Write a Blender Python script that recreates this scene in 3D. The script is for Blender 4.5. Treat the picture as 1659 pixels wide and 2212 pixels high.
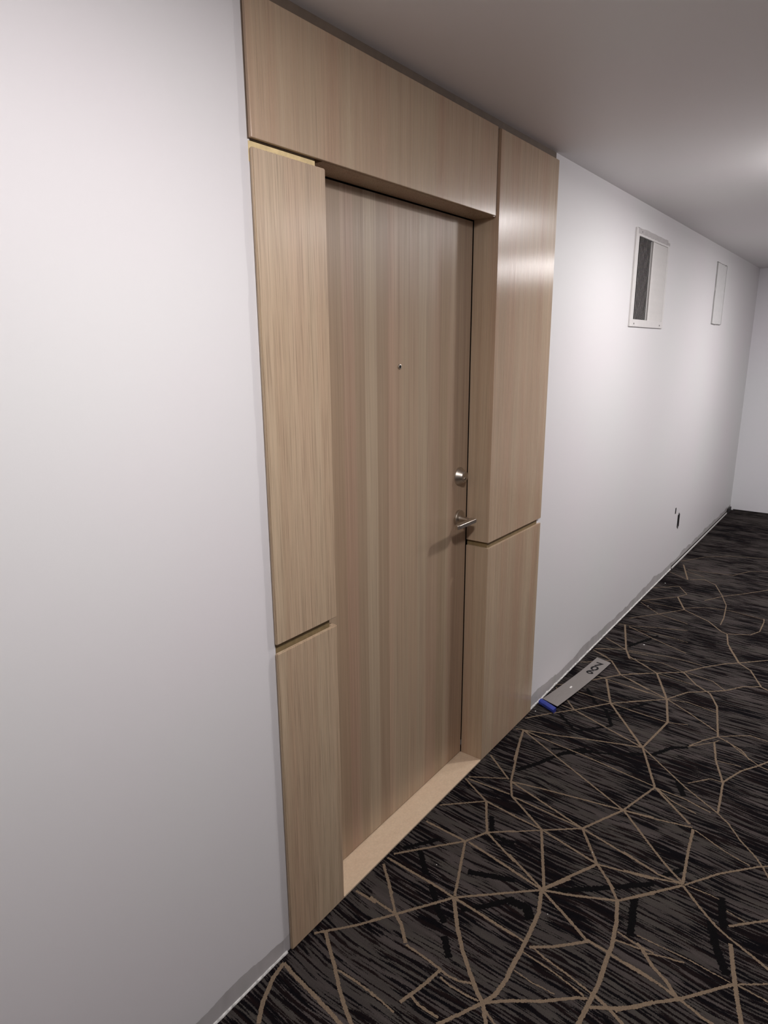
import bpy, bmesh, math, random
from mathutils import Vector, Matrix, noise
random.seed(7)
C = bpy.context.scene
for o in list(bpy.data.objects): bpy.data.objects.remove(o)
COL = C.collection

# ---------------------------------------------------------------- camera
W_PX, H_PX, F_PX = 1659, 2212, 1410.9
YAW, PITCH, ROLL = math.radians(-52.7511), math.radians(14.0424), math.radians(-0.4151)
fw = Vector((math.cos(PITCH)*-math.sin(YAW), math.cos(PITCH)*math.cos(YAW), -math.sin(PITCH)))
rt = Vector((math.cos(YAW), math.sin(YAW), 0)); up = rt.cross(fw)
r2 = math.cos(ROLL)*rt + math.sin(ROLL)*up; u2 = -math.sin(ROLL)*rt + math.cos(ROLL)*up
cam = bpy.data.cameras.new('camera'); camo = bpy.data.objects.new('camera', cam); COL.objects.link(camo)
CAM = Vector((-1.0548, -1.1478, 1.698))
m = Matrix((r2, u2, -fw)).transposed().to_4x4(); m.translation = CAM
camo.matrix_world = m
cam.sensor_fit = 'HORIZONTAL'; cam.sensor_width = 36; cam.lens = F_PX/W_PX*36; cam.clip_start = 0.02
C.camera = camo

# ---------------------------------------------------------------- world, lights, exposure
w = bpy.data.worlds.new('world'); C.world = w; w.use_nodes = True
w.node_tree.nodes['Background'].inputs[0].default_value = (0.6, 0.6, 0.65, 1)
w.node_tree.nodes['Background'].inputs[1].default_value = 0.05
LIGHTS = [(2.28, -1.02, 21), (-0.36, -1.00, 20.5), (4.45, -1.45, 35)]  # third lamp is unseen and added to brighten the end wall
for (lx, ly, pw) in LIGHTS:
    l = bpy.data.lights.new('downlight', 'AREA'); l.shape = 'DISK'; l.size = 0.20; l.energy = pw
    l.color = (1.0, 0.962, 0.972)
    lo = bpy.data.objects.new('downlight', l); COL.objects.link(lo); lo.location = (lx, ly, 2.393)
    p = bpy.data.lights.new('lamp_fill', 'POINT'); p.energy = pw*0.42; p.shadow_soft_size = 0.06; p.color = (1.0, 0.962, 0.972)  # extra point below each lamp, added as fill for ceiling and header
    po = bpy.data.objects.new('lamp_fill', p); COL.objects.link(po); po.location = (lx, ly, 2.325)
C.view_settings.view_transform = 'Standard'; C.view_settings.look = 'None'
C.view_settings.gamma = 1; C.view_settings.use_curve_mapping = False
C.view_settings.exposure = 0.0

# ---------------------------------------------------------------- constants
X1, X2B, X2, X3, XE = 0.2321, 1.0977, 1.1206, 1.6079, 6.5897
D, WY, ZL, ZU, ZT, ZH, ZHT, ZC = 0.0992, 0.0105, 0.9397, 0.9618, 2.1173, 2.135, 2.4093, 2.4357
YR = -1.62; XB = -3.6

# ---------------------------------------------------------------- node helpers
class NT:
    def __init__(s, name):
        s.m = bpy.data.materials.new(name); s.m.use_nodes = True; s.t = s.m.node_tree; s.n = s.t.nodes; s.l = s.t.links
        s.b = s.n['Principled BSDF']
    def link(s, a, b): s.l.new(a, b)
    def coord(s, kind='Object'):
        return s.n.new('ShaderNodeTexCoord').outputs[kind]
    def mp(s, v, sc, loc=(0,0,0)):
        n = s.n.new('ShaderNodeMapping'); s.link(v, n.inputs[0]); n.inputs['Scale'].default_value = sc; n.inputs['Location'].default_value = loc
        return n.outputs[0]
    def noise(s, v, scale=1, detail=2, rough=0.5, dist=0):
        n = s.n.new('ShaderNodeTexNoise'); s.link(v, n.inputs['Vector'])
        n.inputs['Scale'].default_value = scale; n.inputs['Detail'].default_value = detail
        n.inputs['Roughness'].default_value = rough; n.inputs['Distortion'].default_value = dist
        return n.outputs[0]
    def ramp(s, f, stops, interp='LINEAR'):
        n = s.n.new('ShaderNodeValToRGB'); s.link(f, n.inputs[0]); n.color_ramp.interpolation = interp
        e = n.color_ramp.elements
        while len(e) < len(stops): e.new(0.5)
        for i, (p, c) in enumerate(stops):
            e[i].position = p; e[i].color = (c, c, c, 1) if isinstance(c, (int, float)) else (*c, 1)
        return n.outputs[0]
    def mix(s, f, a, b, mode='MIX'):
        n = s.n.new('ShaderNodeMix'); n.data_type = 'RGBA'; n.blend_type = mode
        for i, v in ((0, f), (6, a), (7, b)):
            if hasattr(v, 'is_output'): s.link(v, n.inputs[i])
            elif i == 0: n.inputs[0].default_value = v
            else: n.inputs[i].default_value = (*v, 1) if not isinstance(v, (int, float)) else (v, v, v, 1)
        return n.outputs[2]
    def math(s, op, a, b=0, c=None):
        n = s.n.new('ShaderNodeMath'); n.operation = op
        for i, v in enumerate((a, b, c)):
            if v is None: continue
            if hasattr(v, 'is_output'): s.link(v, n.inputs[i])
            else: n.inputs[i].default_value = v
        return n.outputs[0]
    def sep(s, v):
        n = s.n.new('ShaderNodeSeparateXYZ'); s.link(v, n.inputs[0]); return n.outputs
    def comb(s, x, y, z):
        n = s.n.new('ShaderNodeCombineXYZ')
        for i, v in enumerate((x, y, z)):
            if hasattr(v, 'is_output'): s.link(v, n.inputs[i])
            else: n.inputs[i].default_value = v
        return n.outputs[0]
    def bump(s, h, strength=0.2, dist=0.001):
        n = s.n.new('ShaderNodeBump'); s.link(h, n.inputs['Height']); n.inputs['Strength'].default_value = strength; n.inputs['Distance'].default_value = dist
        s.link(n.outputs[0], s.b.inputs['Normal'])
    def base(s, v):
        if hasattr(v, 'is_output'): s.link(v, s.b.inputs['Base Color'])
        else: s.b.inputs['Base Color'].default_value = (*v, 1)
    def set(s, **k):
        for a, v in k.items(): s.b.inputs[a.replace('_', ' ')].default_value = v
        return s.m

def plain(name, col, rough=0.6, metal=0, var=0.08, scale=30):
    t = NT(name); nz = t.noise(t.coord(), scale, 3)
    f = t.ramp(nz, [(0.3, 1-var), (0.7, 1+0.0)])
    t.base(t.mix(1.0, col, f, 'MULTIPLY'))
    return t.set(Roughness=rough, Metallic=metal)

def wood(name, light, mid, dark, plank=0.0, grain=330, zf=5.0, pore=0.35, rough=0.42, seed=0, tint=0.0):
    t = NT(name); v = t.coord()
    fine = t.noise(t.mp(v, (grain, grain, zf), (seed, seed*2, 0)), 1, 3, 0.6)
    med = t.noise(t.mp(v, (38, 38, 0.9), (seed*3, 0, seed)), 1, 3, 0.55)
    big = t.noise(t.mp(v, (9, 9, 0.35), (0, seed, seed*5)), 1, 2, 0.5)
    c = t.mix(t.ramp(med, [(0.32, 0.0), (0.68, 1.0)]), mid, light)
    # soft pink and olive tones drift across the veneer
    pink = t.ramp(big, [(0.42, 0.0), (0.62, 1.0)])
    c = t.mix(t.math('MULTIPLY', pink, tint), c, (mid[0]*1.02, mid[1]*0.86, mid[2]*0.86))
    if plank:
        sx = t.sep(v)
        cell = t.math('DIVIDE', sx[0], plank)
        wv = t.n.new('ShaderNodeTexVoronoi'); wv.voronoi_dimensions = '1D'; wv.inputs['Scale'].default_value = 1.0
        t.link(t.math('ADD', cell, seed), wv.inputs['W'])
        rc = t.sep(wv.outputs['Color'])
        c = t.mix(t.math('MULTIPLY', rc[0], 0.55), c, dark)
        c = t.mix(t.math('MULTIPLY', rc[1], 0.35), c, (mid[0]*1.05, mid[1]*0.80, mid[2]*0.78))
        c = t.mix(t.math('MULTIPLY', rc[2], 0.30), c, (light[0]*0.95, light[1]*1.0, light[2]*0.86))
    pm = t.ramp(fine, [(0.34, pore), (0.52, 0.0)])
    c = t.mix(pm, c, dark)
    st = t.ramp(t.noise(t.mp(v, (120, 120, 0.8), (seed, 7, 0)), 1, 2), [(0.3, 0.94), (0.7, 1.04)])
    c = t.mix(1.0, c, st, 'MULTIPLY')
    t.base(c); t.bump(fine, 0.22, 0.0005)
    # satin lacquer over vertical grain: the sheen spreads sideways, across the grain
    g = t.n.new('ShaderNodeNewGeometry'); cr = t.n.new('ShaderNodeVectorMath'); cr.operation = 'CROSS_PRODUCT'
    t.link(g.outputs['Normal'], cr.inputs[0]); cr.inputs[1].default_value = (0.0, 0.0, 1.0); ad = t.n.new('ShaderNodeVectorMath'); t.link(cr.outputs[0], ad.inputs[0]); ad.inputs[1].default_value = (0.01, 0.003, 0.0); t.link(ad.outputs[0], t.b.inputs['Tangent'])
    t.link(t.ramp(fine, [(0.3, rough+0.08), (0.7, rough-0.04)]), t.b.inputs['Roughness'])
    return t.set(Anisotropic=0.88, Specular_IOR_Level=0.62)

LT = (0.57, 0.44, 0.305); MD = (0.485, 0.36, 0.245); DK = (0.16, 0.098, 0.060)
M = {}
M['oak'] = wood('oak_veneer_panel', LT, MD, DK, 0, 430, 3.0, 0.30, 0.275, 1, 0.5)
M['oak2'] = wood('oak_veneer_panel_left', (0.60, 0.465, 0.32), (0.50, 0.375, 0.25), DK, 0, 330, 4.5, 0.42, 0.36, 4, 0.5)
M['door'] = wood('door_veneer', (0.55, 0.43, 0.305), (0.45, 0.335, 0.24), (0.16, 0.107, 0.070), 0.058, 420, 2.5, 0.28, 0.45, 9.37, 0.7)
M['maple'] = wood('pale_maple', (0.68, 0.53, 0.375), (0.63, 0.48, 0.33), (0.45, 0.31, 0.2), 0, 150, 60, 0.05, 0.5, 3, 0.1)
M['ply'] = plain('raw_plywood', (0.25, 0.175, 0.080), 0.8, 0, 0.25, 60)
M['pine'] = plain('raw_pine_block', (0.88, 0.70, 0.38), 0.8, 0, 0.25, 45)
M['filler'] = plain('dark_stained_filler', (0.17, 0.125, 0.09), 0.7, 0, 0.15, 40)
M['shadow_gap'] = plain('black_gap_shade_and_base', (0.02, 0.016, 0.014), 0.9)  # black stands in for shade in gaps; also colours the end wall base line
M['steel'] = plain('brushed_nickel', (0.56, 0.50, 0.43), 0.38, 1.0, 0.1, 200)
M['steel_dark'] = plain('dark_keyway', (0.05, 0.045, 0.04), 0.4, 0.8)
M['vent'] = plain('white_enamel', (0.78, 0.755, 0.73), 0.4, 0, 0.05)
M['smear'] = plain('grey_primer_smear', (0.58, 0.55, 0.54), 0.8, 0, 0.18, 40)
M['void'] = plain('dark_duct', (0.02, 0.02, 0.024), 0.9)
M['tape'] = plain('blue_painters_tape', (0.02, 0.04, 0.30), 0.45, 0, 0.3, 60)
M['ink'] = plain('black_digit_paint', (0.006, 0.006, 0.007), 0.35)
M['ink'].node_tree.nodes['Principled BSDF'].inputs['Specular IOR Level'].default_value = 0.1
M['crumb'] = plain('white_plaster_and_slot_light', (0.85, 0.83, 0.80), 0.9)
M['gyp'] = plain('torn_gypsum', (0.82, 0.80, 0.77), 0.9, 0, 0.5, 90)
M['vinyl'] = plain('black_vinyl', (0.02, 0.018, 0.017), 0.6)

def wallmat(name, col, band=True):
    t = NT(name); v = t.coord(); s = t.sep(v)
    mott = t.ramp(t.noise(v, 1.3, 2), [(0.3, (col[0]*1.0, col[1]*0.975, col[2]*0.99)), (0.7, (col[0]*0.985, col[1]*1.0, col[2]*0.99))])
    c = mott
    if band:
        # residue of the removed baseboard: a ragged greyer band just above the floor
        n1 = t.noise(t.comb(t.math('MULTIPLY', s[0], 5.0), 0.3, t.math('MULTIPLY', s[2], 3.0)), 1, 2, 0.5)
        n2 = t.noise(t.comb(t.math('MULTIPLY', s[0], 40.0), 0.8, t.math('MULTIPLY', s[2], 22.0)), 1, 2, 0.6)
        h = t.math('ADD', 0.018, t.math('ADD', t.math('MULTIPLY', n1, 0.072), t.math('MULTIPLY', n2, 0.010)))
        d = t.math('SUBTRACT', h, s[2])
        mk = t.ramp(t.math('MULTIPLY_ADD', d, 60.0, 0.5), [(0.45, 0.0), (0.6, 1.0)])
        tone = t.ramp(t.noise(t.mp(v, (7, 7, 3)), 1, 3), [(0.35, (0.43, 0.405, 0.395)), (0.5, (0.52, 0.49, 0.485)), (0.65, (0.45, 0.445, 0.42))])
        c = t.mix(mk, c, tone)
        # narrow unpainted strip beside the panels
        e = t.math('ADD', -0.030, t.math('MULTIPLY', t.noise(t.comb(0.2, 0.1, t.math('MULTIPLY', s[2], 9.0)), 1, 2), 0.014))
        m1 = t.math('GREATER_THAN', s[0], e); m2 = t.math('LESS_THAN', s[0], 0.02)
        c = t.mix(t.math('MULTIPLY', t.math('MULTIPLY', m1, m2), 0.55), c, (col[0]*0.86, col[1]*0.85, col[2]*0.86))
    t.base(c); t.bump(t.noise(v, 260, 2), 0.08, 0.0006)
    return t.set(Roughness=0.5, Specular_IOR_Level=0.35)
M['wall'] = wallmat('white_wall_paint', (0.80, 0.785, 0.783))
M['wall_end'] = wallmat('brightened_end_wall_paint', (0.86, 0.85, 0.875), False)  # the white wall paint, lightened so the end wall looks more lit
M['wall_far'] = wallmat('bounce_cut_grey_wall_paint', (0.17, 0.16, 0.165), False)  # unseen opposite wall, made dark to cut bounce light
M['ceil'] = wallmat('ceiling_paint', (0.84, 0.82, 0.815), False)

def carpet():
    t = NT('patterned_carpet'); v = t.coord(); s = t.sep(v)
    jx = t.math('MULTIPLY', t.math('SUBTRACT', t.noise(v, 330, 1), 0.5), 0.008)
    big = t.noise(t.mp(v, (5.0, 2.2, 1)), 1, 3, 0.55)
    bend = t.math('MULTIPLY', t.noise(t.mp(v, (1.5, 2.5, 1)), 1, 1), 0.06)
    x = t.math('ADD', t.math('ADD', s[0], jx), bend)
    y = t.math('ADD', s[1], t.math('MULTIPLY', jx, 3.0))
    st = t.noise(t.comb(t.math('MULTIPLY', x, 115.0), t.math('MULTIPLY', y, 5.5), 0.0), 1, 3, 0.55)
    f = t.math('ADD', st, t.math('MULTIPLY', t.math('SUBTRACT', big, 0.5), 0.55))
    mask = t.ramp(f, [(0.50, 0.0), (0.52, 1.0)])
    tone = t.noise(t.comb(t.math('MULTIPLY', x, 26.0), t.math('MULTIPLY', y, 2.0), 3.0), 1, 2)
    grey = t.ramp(tone, [(0.35, (0.060, 0.053, 0.047)), (0.5, (0.048, 0.041, 0.038)), (0.62, (0.066, 0.055, 0.052))])
    wine = t.ramp(t.noise(t.comb(t.math('MULTIPLY', x, 60.0), t.math('MULTIPLY', y, 4.0), 9.0), 1, 2), [(0.45, (0.004, 0.0035, 0.0045)), (0.65, (0.010, 0.006, 0.006))])
    c = t.mix(mask, wine, grey)
    tuft = t.noise(v, 420, 2, 0.6)
    c = t.mix(1.0, c, t.ramp(tuft, [(0.3, 0.72), (0.7, 1.2)]), 'MULTIPLY')
    t.base(c); t.bump(tuft, 0.6, 0.002)
    return t.set(Roughness=0.95, Specular_IOR_Level=0.04)
M['carpet'] = carpet()
def yarn(name, a, b):
    t = NT(name); v = t.coord()
    t.base(t.mix(t.ramp(t.noise(v, 380, 2, 0.6), [(0.3, 0.0), (0.7, 1.0)]), a, b)); t.bump(t.noise(v, 420, 2), 0.6, 0.002)
    return t.set(Roughness=0.95, Specular_IOR_Level=0.04)
M['tan'] = yarn('tan_yarn', (0.145, 0.106, 0.074), (0.215, 0.162, 0.112))
M['black'] = yarn('black_yarn', (0.003, 0.003, 0.0035), (0.0055, 0.005, 0.005))

# ---------------------------------------------------------------- mesh helpers
def box(bm, x0, x1, y0, y1, z0, z1, bev=0):
    b = bmesh.new() if bev else bm
    vs = [b.verts.new((x, y, z)) for x in (x0, x1) for y in (y0, y1) for z in (z0, z1)]
    for f in ((0,1,3,2), (4,6,7,5), (0,4,5,1), (2,3,7,6), (0,2,6,4), (1,5,7,3)):
        b.faces.new([vs[i] for i in f])
    if bev:
        bmesh.ops.bevel(b, geom=list(b.edges), offset=bev, segments=2, affect='EDGES', profile=0.5)
        tmp = bpy.data.meshes.new('t'); b.to_mesh(tmp); b.free(); bm.from_mesh(tmp); bpy.data.meshes.remove(tmp)

def lathe(bm, prof, center, axis='Y', seg=40):
    # prof: (radius, offset along -axis direction)
    rings = []
    for r, h in prof:
        ring = []
        for i in range(seg):
            a = 2*math.pi*i/seg
            if axis == 'Y': p = (center[0]+r*math.cos(a), center[1]-h, center[2]+r*math.sin(a))
            else: p = (center[0]+r*math.cos(a), center[1]+r*math.sin(a), center[2]+h)
            ring.append(bm.verts.new(p))
        rings.append(ring)
    for a, b in zip(rings, rings[1:]):
        for i in range(seg):
            j = (i+1) % seg
            bm.faces.new((a[i], a[j], b[j], b[i]))
    bm.faces.new(rings[-1]); bm.faces.new(list(reversed(rings[0])))

def obj(name, bm, mat, parent=None, smooth=False, origin=None):
    bmesh.ops.recalc_face_normals(bm, faces=bm.faces)
    if origin is not None: bmesh.ops.translate(bm, verts=bm.verts, vec=-Vector(origin))
    me = bpy.data.meshes.new(name); bm.to_mesh(me); bm.free()
    if smooth:
        for p in me.polygons: p.use_smooth = True
        me.set_sharp_from_angle(angle=math.radians(35))
    me.materials.append(M[mat] if isinstance(mat, str) else mat)
    o = bpy.data.objects.new(name, me); COL.objects.link(o)
    if origin is not None: o.location = origin
    if parent: 
        o.parent = parent
        if origin is not None: o.location = Vector(origin) - par_origin(parent)
        else:
            o.location = -par_origin(parent)
    return o
def par_origin(p):
    v = Vector((0,0,0))
    while p: v = v + p.location; p = p.parent
    return v
def boxes(name, lst, mat, parent=None, bev=0, smooth=False, origin=None):
    bm = bmesh.new()
    for b in lst: box(bm, *b, bev)
    return obj(name, bm, mat, parent, smooth, origin)
def thing(name, label, cat, loc, group=None):
    o = bpy.data.objects.new(name, None); COL.objects.link(o); o.location = loc; o.empty_display_size = 0.1
    o['label'] = label; o['category'] = cat
    if group: o['group'] = group
    return o
def tag(o, label, cat, group=None):
    o['label'] = label; o['category'] = cat
    if group: o['group'] = group
    return o
def struct(o): o['kind'] = 'structure'; return o

# ---------------------------------------------------------------- room shell
struct(boxes('floor', [(XB, XE+0.1, -4.1, WY+0.12, -0.05, 0.0)], 'carpet')); floor = bpy.data.objects['floor']
struct(boxes('ceiling', [(XB, XE+0.1, -4.1, WY+0.12, ZC, ZC+0.05)], 'ceil'))

VENT = (2.692, 3.262, 1.838, 2.272)
HOLES = [VENT, (4.145, 4.175, 0.452, 0.500), (4.245, 4.310, 0.322, 0.425)]
def wall_grid(x0, x1, z0, z1, holes):
    bm = bmesh.new()
    xs = sorted({x0, x1, *[h[0] for h in holes], *[h[1] for h in holes]})
    zs = sorted({z0, z1, *[h[2] for h in holes], *[h[3] for h in holes]})
    for a, b in zip(xs, xs[1:]):
        for c, d in zip(zs, zs[1:]):
            cx, cz = (a+b)/2, (c+d)/2
            if any(h[0] < cx < h[1] and h[2] < cz < h[3] for h in holes): continue
            bm.faces.new([bm.verts.new(p) for p in ((a, WY, c), (b, WY, c), (b, WY, d), (a, WY, d))])
    for h in holes:
        y1 = WY+0.10
        a, b, c, d = h
        for q in (((a,c),(a,d)), ((a,d),(b,d)), ((b,d),(b,c)), ((b,c),(a,c))):
            bm.faces.new([bm.verts.new(p) for p in ((q[0][0], WY, q[0][1]), (q[1][0], WY, q[1][1]), (q[1][0], y1, q[1][1]), (q[0][0], y1, q[0][1]))])
    return bm
bm = wall_grid(1.5875, XE, 0.0, ZC, HOLES)
# left stretch, from behind the camera to the panels, plus the end faces at the opening
bm.faces.new([bm.verts.new(p) for p in ((XB, WY, 0), (0.0035, WY, 0), (0.0035, WY, ZC), (XB, WY, ZC))])
bm.faces.new([bm.verts.new(p) for p in ((0.0035, WY, 0), (0.0035, WY+0.12, 0), (0.0035, WY+0.12, ZC), (0.0035, WY, ZC))])
bm.faces.new([bm.verts.new(p) for p in ((1.5875, WY, 0), (1.5875, WY+0.12, 0), (1.5875, WY+0.12, ZC), (1.5875, WY, ZC))])
bmesh.ops.remove_doubles(bm, verts=bm.verts, dist=1e-5)
wl = struct(obj('wall_left', bm, 'wall'))
# plasterboard core behind the painted face
boxes('wall_core', [(XB, 0.003, WY+0.101, WY+0.12, 0, ZC), (1.588, XE, WY+0.101, WY+0.12, 0, ZC)], 'void', wl)
struct(boxes('wall_right', [(XB, 3.9, YR-0.1, YR, 0, ZC), (3.8, 3.9, -4.1, YR-0.1, 0, ZC), (3.8, XE+0.1, -4.1, -4.0, 0, ZC)], 'wall_far'))
struct(boxes('wall_end', [(XE, XE+0.1, -4.0, WY+0.12, 0, ZC)], 'wall_end'))
struct(boxes('wall_back', [(XB-0.1, XB, YR-0.1, WY+0.12, 0, ZC)], 'wall_end'))

# torn plasterboard edge at the floor line, left of and right of the panels
def ragged(name, x0, x1, hmin, hmax, dep, mat, step=0.006, seed=0):
    bm = bmesh.new(); prev = None; x = x0; i = 0
    while x <= x1:
        n = noise.noise(Vector((x*30, seed, 0)))*0.5+0.5; n2 = noise.noise(Vector((x*140, seed+5, 0)))*0.5+0.5
        h = hmin+(hmax-hmin)*max(0, min(1, 0.6*n+0.4*n2)); d = dep*(0.5+0.5*n2)
        ring = [bm.verts.new(p) for p in ((x, WY, 0.0003), (x, WY-d, 0.0003), (x, WY-d*0.7, h*0.7), (x, WY, h))]
        if prev:
            for k in range(3): bm.faces.new((prev[k], prev[k+1], ring[k+1], ring[k]))
        prev = ring; x += step; i += 1
    return struct(obj(name, bm, mat))
ragged('trim_1', XB, -0.004, 0.002, 0.010, 0.006, 'gyp', 0.012, 1)
ragged('trim_2', X3+0.004, 4.18, -0.006, 0.016, 0.008, 'gyp', 0.006, 3)
# thin white strip; a black strip above it paints the shade of the gap, further down the corridor
struct(boxes('trim_3', [(4.2, XE-0.22, WY-0.010, WY, 0.0002, 0.012)], 'vent', bev=0.001))
boxes('gap_line', [(4.2, XE-0.03, WY-0.004, WY, 0.0125, 0.021)], 'shadow_gap', bpy.data.objects['trim_3'])
struct(boxes('baseboard_end', [(XE-0.006, XE, -4.0, WY-0.03, 0.0002, 0.010)], 'shadow_gap'))
# black scrap of base moulding in the far corner
sc = boxes('base_scrap', [(XE-0.20, XE-0.07, WY-0.022, WY-0.006, 0.0, 0.050)], 'vinyl', bev=0.002, origin=(XE-0.13, WY-0.014, 0.0))
tag(sc, 'small black scrap of base moulding standing in the far corridor corner', 'moulding')

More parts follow.
